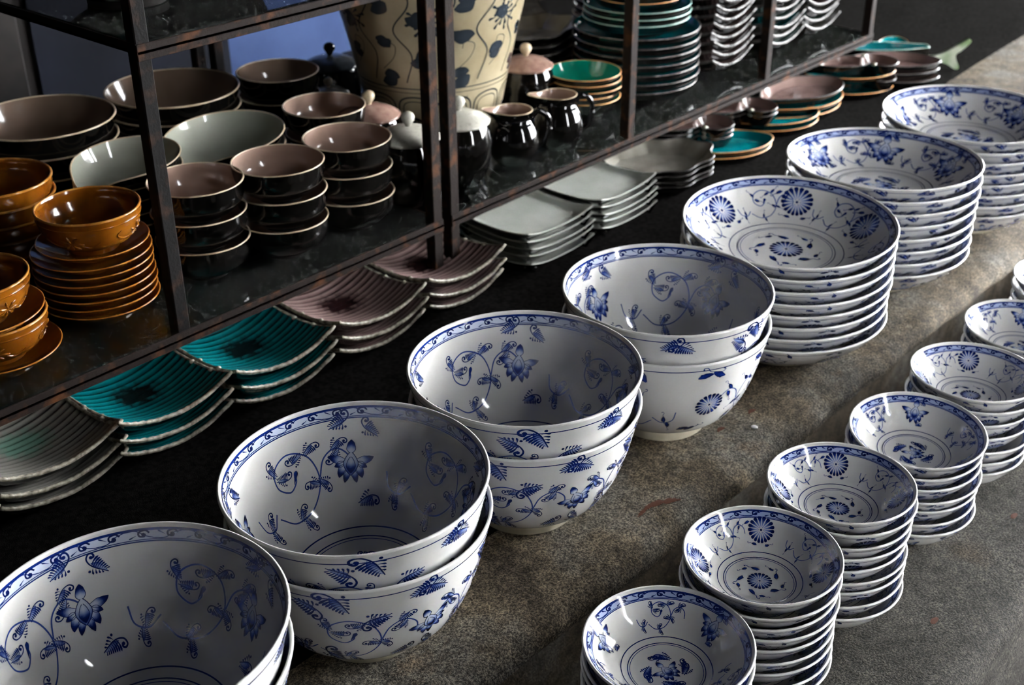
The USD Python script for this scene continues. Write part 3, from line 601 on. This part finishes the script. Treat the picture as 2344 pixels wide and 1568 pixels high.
jb = Kind('blue_lidded_jar', 'jar', jar_build('lid_blue', 'black')); jg = Kind('grey_lidded_jar', 'jar', jar_build('grey_in', 'clay_tan'))
GJ = 'lidded jars on the glass shelf'
jw('black jar with white speckled lid, left of the double rusty posts', pose((1.190, 1.243, SHELF+.0003)), GJ)
jw('black jar with white speckled lid, beside the black pitcher', pose((1.287, 1.237, SHELF+.0003), .8), GJ)
jp('black jar with pink lid behind the cup stacks', pose((1.221, 1.357, SHELF+.0003)), GJ)
jp('black jar with pink lid right of the vase', pose((1.562, 1.345, SHELF+.0003)), GJ)
jb('black jar with slate blue lid before the blue wall', pose((1.357, 1.596, SHELF+.0003)), GJ)
jg('black jar with dim grey lid and tan knob behind the cups', pose((1.306, 1.545, SHELF+.0003), 0, (0, 0), .72), GJ)

# pitchers
def pitcher_build(t):
    n = 80; a = np.arange(n)*2*PI/n
    def ring(r, z, s):
        g = np.exp(-(((a-PI+PI) % (2*PI)-PI)/.42)**2)          # spout towards -x after the shift below
        g = np.exp(-((((a-PI)+PI) % (2*PI)-PI)/.42)**2)
        rr = r*(1+s*.72*g); return np.stack([rr*np.cos(a), rr*np.sin(a), z+s*.004*g], 1)
    out = smooth_curve([(.026, .003, 0), (.033, .010, 0), (.0395, .028, 0), (.0395, .044, 0), (.034, .061, 0), (.0285, .071, .12), (.0282, .078, .5), (.0300, .085, 1.)], 6)
    inn = smooth_curve([(.0276, .085, 1.), (.0262, .078, .5), (.0265, .070, .12), (.032, .058, 0), (.035, .04, 0)], 6)
    part('body', loft([np.array([[0, 0, .002]]), ring(.022, .001, 0), ring(.025, .0, 0)]+[ring(*p) for p in out]), 'black', t)
    o, i = ring(*out[-1]), ring(*inn[0]); part('rim', loft([o, (o*.66+i*.34)+[0, 0, .0010], (o*.34+i*.66)+[0, 0, .0010], i]), 'rim', t, label='pale worn rim')
    part('inside', loft([ring(*p) for p in inn]+[np.array([[0, 0, .03]])]), 'beige', t)
    h = smooth_curve([(.026, 0, .072), (.040, 0, .080), (.054, 0, .070), (.057, 0, .050), (.050, 0, .030), (.037, 0, .020)], 8)
    part('handle', tube(h, np.interp(np.linspace(0, 1, len(h)), [0, .5, 1], [.0055, .0042, .0048]), 12), 'black', t)
pitcher = Kind('black_pitcher', 'pitcher', pitcher_build)
pitcher('black pitcher with beige inside, beside the white-lidded jar', pose((1.404, 1.234, SHELF+.0003), -.62), 'black pitchers')
pitcher('black pitcher with beige inside, before the sea-green bowls', pose((1.507, 1.230, SHELF+.0003), -.55), 'black pitchers')

# sea-green bowls, plates
GB_O = [(.030, .006), (.041, .009), (.053, .021), (.0622, .0385)]; GB_I = [(0, .0085), (.02, .0087), (.0385, .0105), (.0505, .0215), (.0600, .0385)]
green_bowl = Kind('sea_green_bowl', 'bowl', lambda t: ware(t, GB_O, GB_I, 'black', 'green', 'orange_rim', .031))
stack(green_bowl, 5, (1.645, 1.287, SHELF+.0003), .0105, 'sea-green bowl with orange rim', 'in the stack behind the pitchers', 'sea-green bowls', jit=.003)
def plate_prof(R, h=.026): return ([(R*.62, .005), (R*.75, .0072), (R*.91, h*.45), (R*.965, h*.66), (R*.995, h)], [(0, .0055), (R*.3, .0056), (R*.62, .0066), (R*.76, .0095), (R*.90, h*.52), (R*.945, h*.70), (R*.972, h)])
plate_l = Kind('large_teal_plate', 'plate', lambda t: ware(t, *plate_prof(.114), 'black', 'teal', 'rim_dim', .114*.63))
plate_m = Kind('medium_teal_plate', 'plate', lambda t: ware(t, *plate_prof(.0955), 'black', 'teal', 'teal_rim', .0955*.63))
plate_s = Kind('small_brown_plate', 'plate', lambda t: ware(t, *plate_prof(.079), 'black', 'teal', 'orange_rim', .079*.63))
PX, PY = 1.822, 1.312
stack(plate_l, 7, (PX, PY, SHELF+.0003), .0157, 'large black plate with teal glaze', 'of the big plates', 'tall plate stack', jit=.002)
stack(plate_m, 3, (PX, PY, SHELF+.1115), .0115, 'medium teal plate with pale rim', 'of three in the plate stack', 'tall plate stack', jit=.0015)
stack(plate_s, 4, (PX, PY, SHELF+.147), .0135, 'small teal plate with orange rim', 'at the top of the plate stack', 'tall plate stack', jit=.002)
plate_d = Kind('dark_plate', 'plate', lambda t: ware(t, *plate_prof(.090), 'black', 'mauve', 'rim', .090*.63))

# ------------------------------------------------------------------ curved ribbed dishes
def ribbed_build(m, W=.150, D=.168, rim='rim_white'):
    def b(t):
        nx, ny = 48, 150; u = np.linspace(-1, 1, nx); v = np.linspace(0, D, ny)
        U, Vv = np.meshgrid(u, v, indexing='ij')
        q = np.clip(np.minimum((1-np.abs(U))*W/2, np.minimum(Vv, D-Vv))/.012, 0, 1); q = q*q*(3-2*q)
        base = .0195*np.abs(U)**2.1+.0150*np.abs(Vv/(D/2)-1)**2.2; edge = np.clip((1-np.abs(U))*14, 0, 1)*np.clip(np.minimum(Vv, D-Vv)/.006, 0, 1)
        X, Y = U*W/2, Vv+.0022*(meshkit.fbm(np.stack([U*5, Vv*0, Vv*0+t.GetPath().__hash__() % 5*0], -1), 2, 3)-.5)*(1-np.clip(Vv/.01, 0, 1))
        top = base+.0105+.0013*np.cos(2*PI*Vv/.0105)*edge; bot = base+.0064*(1-q)
        def grid(Z, flip):
            P = np.stack([X, Y, Z], -1).reshape(-1, 3); i, j = np.meshgrid(np.arange(nx-1), np.arange(ny-1), indexing='ij'); k = (i*ny+j).ravel()
            f = np.vstack([np.stack([k, k+ny, k+ny+1], 1), np.stack([k, k+ny+1, k+1], 1)]); return P, f[:, ::-1] if flip else f
        part('glazed_top', grid(top, False), m, t); part('underside', grid(bot, True), 'black', t)
        loop = [(i, 0) for i in range(nx)]+[(nx-1, j) for j in range(1, ny)]+[(i, ny-1) for i in range(nx-2, -1, -1)]+[(0, j) for j in range(ny-2, 0, -1)]
        I, J = np.array(loop).T; cx = np.stack([X[I, J], Y[I, J]], 1); out = np.zeros_like(cx)
        out[:, 0] = np.where(I == nx-1, 1, np.where(I == 0, -1, 0)); out[:, 1] = np.where(J == 0, -1, np.where(J == ny-1, 1, 0))
        out /= np.linalg.norm(out, axis=1, keepdims=True)
        wob = .0010*(meshkit.fbm(np.concatenate([cx*130, cx[:, :1]*0], 1), 2, 5)-.5)
        lum = .0007*np.cos(cx[:, 0]*2*PI/.0095)*(J == 0)
        def r(o, z): return np.stack([cx[:, 0]+out[:, 0]*o, cx[:, 1]+out[:, 1]*o, z], 1)
        T, Bz = top[I, J], bot[I, J]
        part('rim', loft([r(0, Bz), r(.0012+wob, Bz+.0012), r(.0016+wob+lum, Bz+.003), r(.0012+wob+lum, T+.0004), r(-.0006, T+.0012+lum), r(-.0022, T+.0001)]), rim, t, label='pale scalloped rim')
        for sx in (-1, 1):
            for yy in (.040, .078): part('nub', ball((sx*W/2*.985, yy, .0195+.0150*abs(yy/(D/2)-1)**2.2+.0102), .0034, 12, .8), 'rim_white', t)
    return b
rib = {k: Kind(f'{nm}_ribbed_dish', 'dish', ribbed_build(m)) for k, nm, m in (('t', 'turquoise', 'rib_teal'), ('m', 'mauve', 'rib_mauve'), ('g', 'grey', 'rib_grey'), ('s', 'sage', 'rib_sage'))}
for k, x, w, where, dy in (('s', .37, 'sage green', 'in the stack cut off at the left edge', 0), ('g', .530, 'grey', 'in the stack at the left edge', .012), ('t', .674, 'turquoise', 'in the first turquoise stack from the left', .006), ('t', .830, 'turquoise', 'in the second turquoise stack from the left', .0), ('m', .993, 'mauve', 'in the left mauve stack', 0), ('m', 1.152, 'mauve', 'in the right mauve stack', .002)):
    for i in range(3):
        rib[k](f'{w} curved ribbed dish, {["lowest", "middle", "topmost"][i]} {where}', pose((x+rng.uniform(-.003, .003), 1.097+dy+[.003, -.003, 0][i], LEDGE+.0022+i*.0198), rng.uniform(-.02, .02)), 'curved ribbed dishes before the shelf')

# dishes built on a drawn outline
def outline_dish(t, pts, h, wall, m_in, m_out, m_rim, th=.0028, flute=None, zrim=None, floor=.0045):
    """pts: rim outline, counter-clockwise; the foot outline is drawn in by wall"""
    P = smooth_curve(pts, 6, closed=True); n = len(P)
    d = np.roll(P, -1, 0)-np.roll(P, 1, 0); d /= np.linalg.norm(d, axis=1, keepdims=True); nin = np.stack([-d[:, 1], d[:, 0]], 1)
    zr = np.zeros(n) if zrim is None else np.array([zrim(*p) for p in P])
    def off(o, z, lift=1.):
        import shapely
        Q = P+nin*o
        for _ in range(2): Q = np.where((np.abs(o) > .004), (np.roll(Q, 1, 0)+2*Q+np.roll(Q, -1, 0))/4, Q)
        return np.column_stack([Q, z+zr*lift])
    from shapely.geometry import Polygon
    import shapely
    def cap(ring, up):
        v, f = trimesh.creation.triangulate_polygon(Polygon(ring[:, :2]).buffer(0) if not Polygon(ring[:, :2]).is_valid else Polygon(ring[:, :2]), engine='earcut')
        z = ring[np.argmin(((v[:, None]-ring[None, :, :2])**2).sum(-1), 1), 2]
        a = np.column_stack([v, z]); c = np.cross(a[f[:, 1]]-a[f[:, 0]], a[f[:, 2]]-a[f[:, 0]])[:, 2]
        f = f.copy(); bad = (c > 0) != up; f[bad] = f[bad][:, ::-1]; return a, f
    o0, o1, o2 = off(wall, 0, 0), off(wall*.35, h*.5, .5), off(0, h)
    part('body', join(loft([o0, o1, o2]), cap(o0, False)), m_out, t, 40)
    i2, i1, i0 = off(th, h), off(wall*.45+th, h*.5+.001, .5), off(wall+th, floor, 0)
    part('rim', loft([o2, o2*.7+i2*.3+[0, 0, .0012], o2*.3+i2*.7+[0, 0, .0012], i2]), m_rim, t, label='pale worn rim')
    part('inside', join(loft([i2, i1, i0]), cap(i0, True)), m_in, t, 50)
LEAF = [(.100, 0), (.082, .030), (.045, .052), (0, .058), (-.045, .046), (-.085, .020), (-.100, 0), (-.085, -.02), (-.045, -.046), (0, -.058), (.045, -.052), (.082, -.030)]
FISH = [(.100, .0), (.096, .022), (.080, .040), (.058, .046), (.040, .036), (.032, .024), (.018, .034), (-.010, .042), (-.045, .036), (-.075, .020), (-.092, .013), (-.125, .040), (-.122, .012), (-.116, 0), (-.122, -.012), (-.125, -.040), (-.092, -.013), (-.075, -.020), (-.045, -.036), (-.010, -.042), (.018, -.034), (.032, -.024), (.040, -.036), (.058, -.046), (.080, -.040), (.096, -.022)]
def fish_build(m_in, tail=None):
    def b(t):
        outline_dish(t, FISH, .020, .007, m_in, 'black', 'rim_dim')
        for sy in (-1, 1): part('gill', ball((.040, sy*.031, .0205), .0055, 14, .7), 'rim_white', t, label='raised pale gill bump')
    return b
fish_m = Kind('mauve_fish_dish', 'dish', fish_build('mauve')); fish_t = Kind('turquoise_fish_dish', 'dish', fish_build('teal')); fish_g = Kind('green_fish_dish', 'dish', fish_build('leafgreen'))
leaf_t = Kind('turquoise_leaf_dish', 'dish', lambda t: outline_dish(t, LEAF, .015, .012, 'teal', 'black', 'orange_rim'))
leaf_m = Kind('mauve_leaf_dish', 'dish', lambda t: outline_dish(t, LEAF, .018, .012, 'mauve', 'black', 'rim_dim'))
shell_pts = [(.105*(math.cos(a))*(1+.05*math.cos(a*9)), .080*math.sin(a)*(1+.05*math.cos(a*9))) for a in np.arange(40)*2*PI/40]
shell = Kind('grey_shell_dish', 'dish', lambda t: outline_dish(t, shell_pts, .022, .022, 'grey_in', 'black', 'rim_dim', zrim=lambda x, y: .008*(x/.105)**2))
def sq(h=.077):
    e = np.linspace(-.93, .93, 9); bow = 1-.008*(1-e**2); one = np.ones(1)
    side = np.vstack([np.stack([bow, e], 1), [[.985, .985]]])
    out = []
    for k in range(4):
        a = k*PI/2; out.append(side@np.array([[math.cos(a), math.sin(a)], [-math.sin(a), math.cos(a)]]))
    return np.vstack(out)*h
square = Kind('square_celadon_plate', 'plate', lambda t: outline_dish(t, sq(), .010, .016, 'celadon', 'black', 'celadon', th=.004, zrim=lambda x, y: .009*(abs(x*y)/.0755**2)**2.6, floor=.006))
for x, where in ((1.383, 'in the left square stack'), (1.555, 'in the right square stack')):
    for i in range(5): square(f'square pale celadon plate, {["lowest", "fourth from top", "third from top", "second from top", "topmost"][i]} {where}', pose((x+rng.uniform(-.004, .004), 1.192+rng.uniform(-.003, .003), LEDGE+.0035+i*.0122), rng.uniform(-.03, .03)), 'square celadon plates')
stack(shell, 4, (1.728, 1.192, LEDGE+.0035), .0098, 'grey scalloped shell dish', 'in the stack beside the square plates', 'shell dishes', rz=-.5)
stack(leaf_t, 2, (1.925, 1.176, LEDGE+.0035), .012, 'turquoise leaf dish', 'under the nearer fish dishes', 'leaf dishes', rz=-.45, jit=.004)
stack(leaf_t, 2, (2.115, 1.188, LEDGE+.0035), .012, 'turquoise leaf dish', 'under the farther fish dishes', 'leaf dishes', rz=-.45, jit=.004)
stack(fish_m, 3, (1.862, 1.236, LEDGE+.031), .0095, 'mauve fish dish with pale gills', 'on the nearer turquoise leaves', 'fish dishes', rz=-.72, jit=.002)
stack(fish_m, 2, (2.022, 1.240, LEDGE+.031), .0095, 'mauve fish dish with pale gills', 'on the farther turquoise leaves', 'fish dishes', rz=-.72, jit=.002)
stack([leaf_t, leaf_t, leaf_m], 3, (2.225, 1.195, LEDGE+.0035), .0165, ['turquoise leaf dish', 'turquoise leaf dish', 'mauve leaf dish'], 'in the mauve and turquoise stack', 'leaf dishes', rz=-.2, jit=.003, sc=1.12)
stack([leaf_t, fish_m, leaf_t, fish_m], 4, (2.405, 1.185, LEDGE+.0035), .0165, ['turquoise leaf dish', 'mauve fish dish', 'turquoise leaf dish', 'mauve fish dish'], 'in the stack at the shelf end', 'dishes at the shelf end', rz=-.75, jit=.003)
stack(leaf_m, 3, (2.535, 1.150, LEDGE+.0035), .0165, 'mauve leaf dish', 'in the stack beyond the shelf end', 'leaf dishes', rz=-.9, jit=.003)
BODY = [(.100, .0), (.092, .030), (.062, .050), (.02, .056), (-.03, .050), (-.07, .034), (-.092, .022), (-.096, .0), (-.092, -.022), (-.07, -.034), (-.03, -.050), (.02, -.056), (.062, -.050), (.092, -.030)]
def deep_fish(t):
    outline_dish(t, [(x, y*.62) for x, y in BODY], .054, .012, 'teal', 'black', 'teal_rim')
    tail = [(-.084, .030), (-.112, .034), (-.140, .048), (-.172, .072), (-.180, .066), (-.166, .046), (-.156, .036), (-.160, .022), (-.170, .004), (-.162, .0), (-.138, .014), (-.112, .020), (-.084, .018)]
    from shapely.geometry import Polygon
    m = trimesh.creation.extrude_polygon(Polygon(smooth_curve(tail, 5, closed=True)), .009, engine='earcut')
    v = np.array(m.vertices); v = np.stack([v[:, 0], v[:, 2]-.0045+.35*np.clip(v[:, 1]-.03, -1, 1), v[:, 1]], 1)
    part('tail', (v, np.array(m.faces)[:, ::-1]), 'leafgreen', t, 40, label='pale green forked tail')
Kind('deep_fish_dish', 'dish', deep_fish)('deep black fish dish with pale green forked tail pointing right', pose((2.605, 1.205, LEDGE+.004), RAD(131)), 'fish dishes')
leaf_t('small turquoise dish leaning up behind the pale green tail', pose((2.765, 1.262, LEDGE+.018), -.9, (.42, .36), .36), 'leaf dishes')

# curved dishes stacked on the glass of the far shelf
rib_s = {k: Kind(f'{nm}_curved_dish', 'dish', ribbed_build(m, .132, .16, 'rim_dim')) for k, nm, m in (('t', 'turquoise', 'rib_teal'), ('m', 'mauve', 'rib_mauve'), ('s', 'sage', 'rib_sage'), ('g', 'grey', 'rib_grey'))}
def curved(keys, x, y, where, step=.0165, nm={'t': 'turquoise', 'm': 'mauve', 's': 'sage green', 'g': 'grey'}):
    for i, k in enumerate(keys):
        o = ORD[len(keys)-1-i] if i else 'lowest'
        rib_s[k](f'{nm[k]} curved dish, {o} {where}', pose((x+rng.uniform(-.004, .004), y+rng.uniform(-.004, .004), SHELF+.0005+i*step), rng.uniform(-.03, .03)), 'curved dishes on the far shelf')
curved('mmmmmmmmmmm', 2.008, 1.225, 'in the mauve stack on the glass')
curved('sgtsgtst', 2.187, 1.222, 'in the turquoise and grey stack')
curved('gsgmsgt', 2.333, 1.222, 'in the last bright stack')
stack(plate_d, 9, (2.33, 1.50, SHELF+.0003), .016, 'dark brown plate', 'in the dim stack at the shelf end', 'dark plates', jit=.002)
stack(shell, 6, (1.72, 1.49, SHELF+.0003), .016, 'grey scalloped dish', 'in the dim stack behind the vase', 'scalloped dishes behind the vase', rz=-.3)
stack(plate_d, 9, (2.02, 1.50, SHELF+.0003), .016, 'dark brown plate', 'in the dim stack behind the mauve dishes', 'dark plates behind the mauve dishes', jit=.002)

# ------------------------------------------------------------------ the tall painted vase
def vase():
    t = thing('painted_vase', 'tall cream crackled vase with blue-grey leaves behind the rusty posts', 'vase', pose((1.404, 1.402, SHELF+.0003)))
    pts = [(.098, .003), (.100, .012), (.103, .035), (.110, .070), (.119, .115), (.129, .160), (.142, .215), (.152, .258), (.158, .300), (.150, .340), (.115, .368), (.085, .378), (.078, .392), (.082, .412), (.088, .420)]
    po = smooth_curve(pts, 8); part('body', lathe([(0, .002), (.095, 0)]+[tuple(p) for p in po]+[(.084, .421), (.074, .41), (.072, .39), (.08, .37), (.14, .33), (.14, .28)], 128), 'cream', t)
    d = arclen(po); rr = .125; C = 2*PI*rr; p = Paint(); v_at = lambda z: np.interp(z, po[:, 1], d)
    for z, w in ((.120, .0019), (.113, .0011), (.006, .002)): p.ring(v_at(z), w, C, .95)
    n = 12; pw = C/n
    for i in range(n):            # arched panels round the foot
        u = i*pw
        for s, w in ((.46, .0026), (.34, .0016)):
            p.stroke([(u-pw*s, v_at(.008)), (u-pw*s, v_at(.07)), (u-pw*s*.85, v_at(.094+.04*(s-.36))), (u, v_at(.100+.06*(s-.36))), (u+pw*s*.85, v_at(.094+.04*(s-.36))), (u+pw*s, v_at(.07)), (u+pw*s, v_at(.008))], w, .95, 1)
        p.stroke([(u-.004, v_at(.03)), (u+.010, v_at(.045)), (u+.009, v_at(.065)), (u-.005, v_at(.070)), (u-.010, v_at(.056)), (u-.001, v_at(.05))], .0032, .95, 1)
        p.fern((u, v_at(.04)), 1.2, .026, 1, .9)
    r2 = random.Random(5)
    for i in range(14):           # trailing vine with heavy leaves and blossoms
        u = i*C/14; v0 = v_at(.130)
        p.stroke([(u, v0), (u+.012, v0+.045), (u-.010, v0+.085), (u+.014, v0+.13), (u-.004, v0+.18)], .0021, .9, 1)
        for k in range(6):
            vv = v0+.01+.03*k; s = 1 if (k+i) % 2 else -1; x = u+s*(.014+.006*r2.random()); a = r2.uniform(-.7, .7)+(PI if s < 0 else 0)
            L_ = r2.uniform(.020, .031)
            p.petal((x, vv), (x+L_*math.cos(a), vv+L_*math.sin(a)*1.1), L_*.72, .86, .97, 2, .1, line=.0012, fat=.42)
        if i % 2 == 0:
            vb = v0+.10; p.chrys((u+.034, vb), .019, 10)
            for k in range(8): a = k*PI/4+.2; p.drop((u+.034+.016*math.cos(a), vb+.016*math.sin(a)), (u+.034+.028*math.cos(a), vb+.028*math.sin(a)), .005, .95, 2)
        p.stroke([(u+.02, v0+.02), (u+.04, v0+.04), (u+.045, v0+.06), (u+.03, v0+.066), (u+.027, v0+.055)], .0011, .85, 1)
    P, Fc, N, Cc = p.on(po, rr, .0003, -1)
    g = np.array([.028, .036, .046]); lum = Cc.mean(1, keepdims=True); Cc = g*(.7+1.6*np.clip(lum*2.2, 0, 1))
    painted('leaf_painting', [(P, Fc, N, Cc)], t)
vase()

def stain(pts, w, seed):
    P = smooth_curve(pts, 10); n = len(P); s_ = np.linspace(0, 1, n); r_ = random.Random(seed)
    a = np.arange(9)*2*PI/9; ms = []
    for k in range(0, n, 2):
        rr = w*(.35+.65*math.sin(PI*s_[k]))*r_.uniform(.5, 1.2); ms.append(loft([np.array([[P[k, 0], P[k, 1], P[k, 2]+.0007]]), np.stack([P[k, 0]+rr*np.cos(a)*1.6, P[k, 1]+rr*np.sin(a), np.full(9, P[k, 2]+.0003)], 1)]))
    return join(*ms)
led = stage.GetPrimAtPath('/World/concrete_ledge'); stp = stage.GetPrimAtPath('/World/concrete_step')
M['stain'] = plain('rust_brown_stain', (.075, .028, .016), .8, .2)
part('stain', stain([(.93, .640, LEDGE), (.955, .642, LEDGE), (.975, .632, LEDGE), (.985, .624, LEDGE)], .0042, 1), 'stain', led, True, 'reddish brown stain streak')
for x, y in ((1.19, .662), (1.13, .668)): part('stain', stain([(x, y, LEDGE), (x+.006, y+.002, LEDGE), (x+.012, y-.001, LEDGE)], .003, 4), 'stain', led, True, 'small reddish brown stain')
for x, y in ((1.065, .352), (1.30, .362)): part('stain', stain([(x, y, STEP), (x+.005, y+.001, STEP), (x+.010, y, STEP)], .003, 5), 'stain', stp, True, 'small reddish brown stain')
# a flake and chips on the concrete
whole('white_flake', ball((1.166, .640, LEDGE+.0012), .0042, 14, .35), 'paper', 'tiny white flake lying on the concrete beside the large bowls', 'flake', smooth=True)
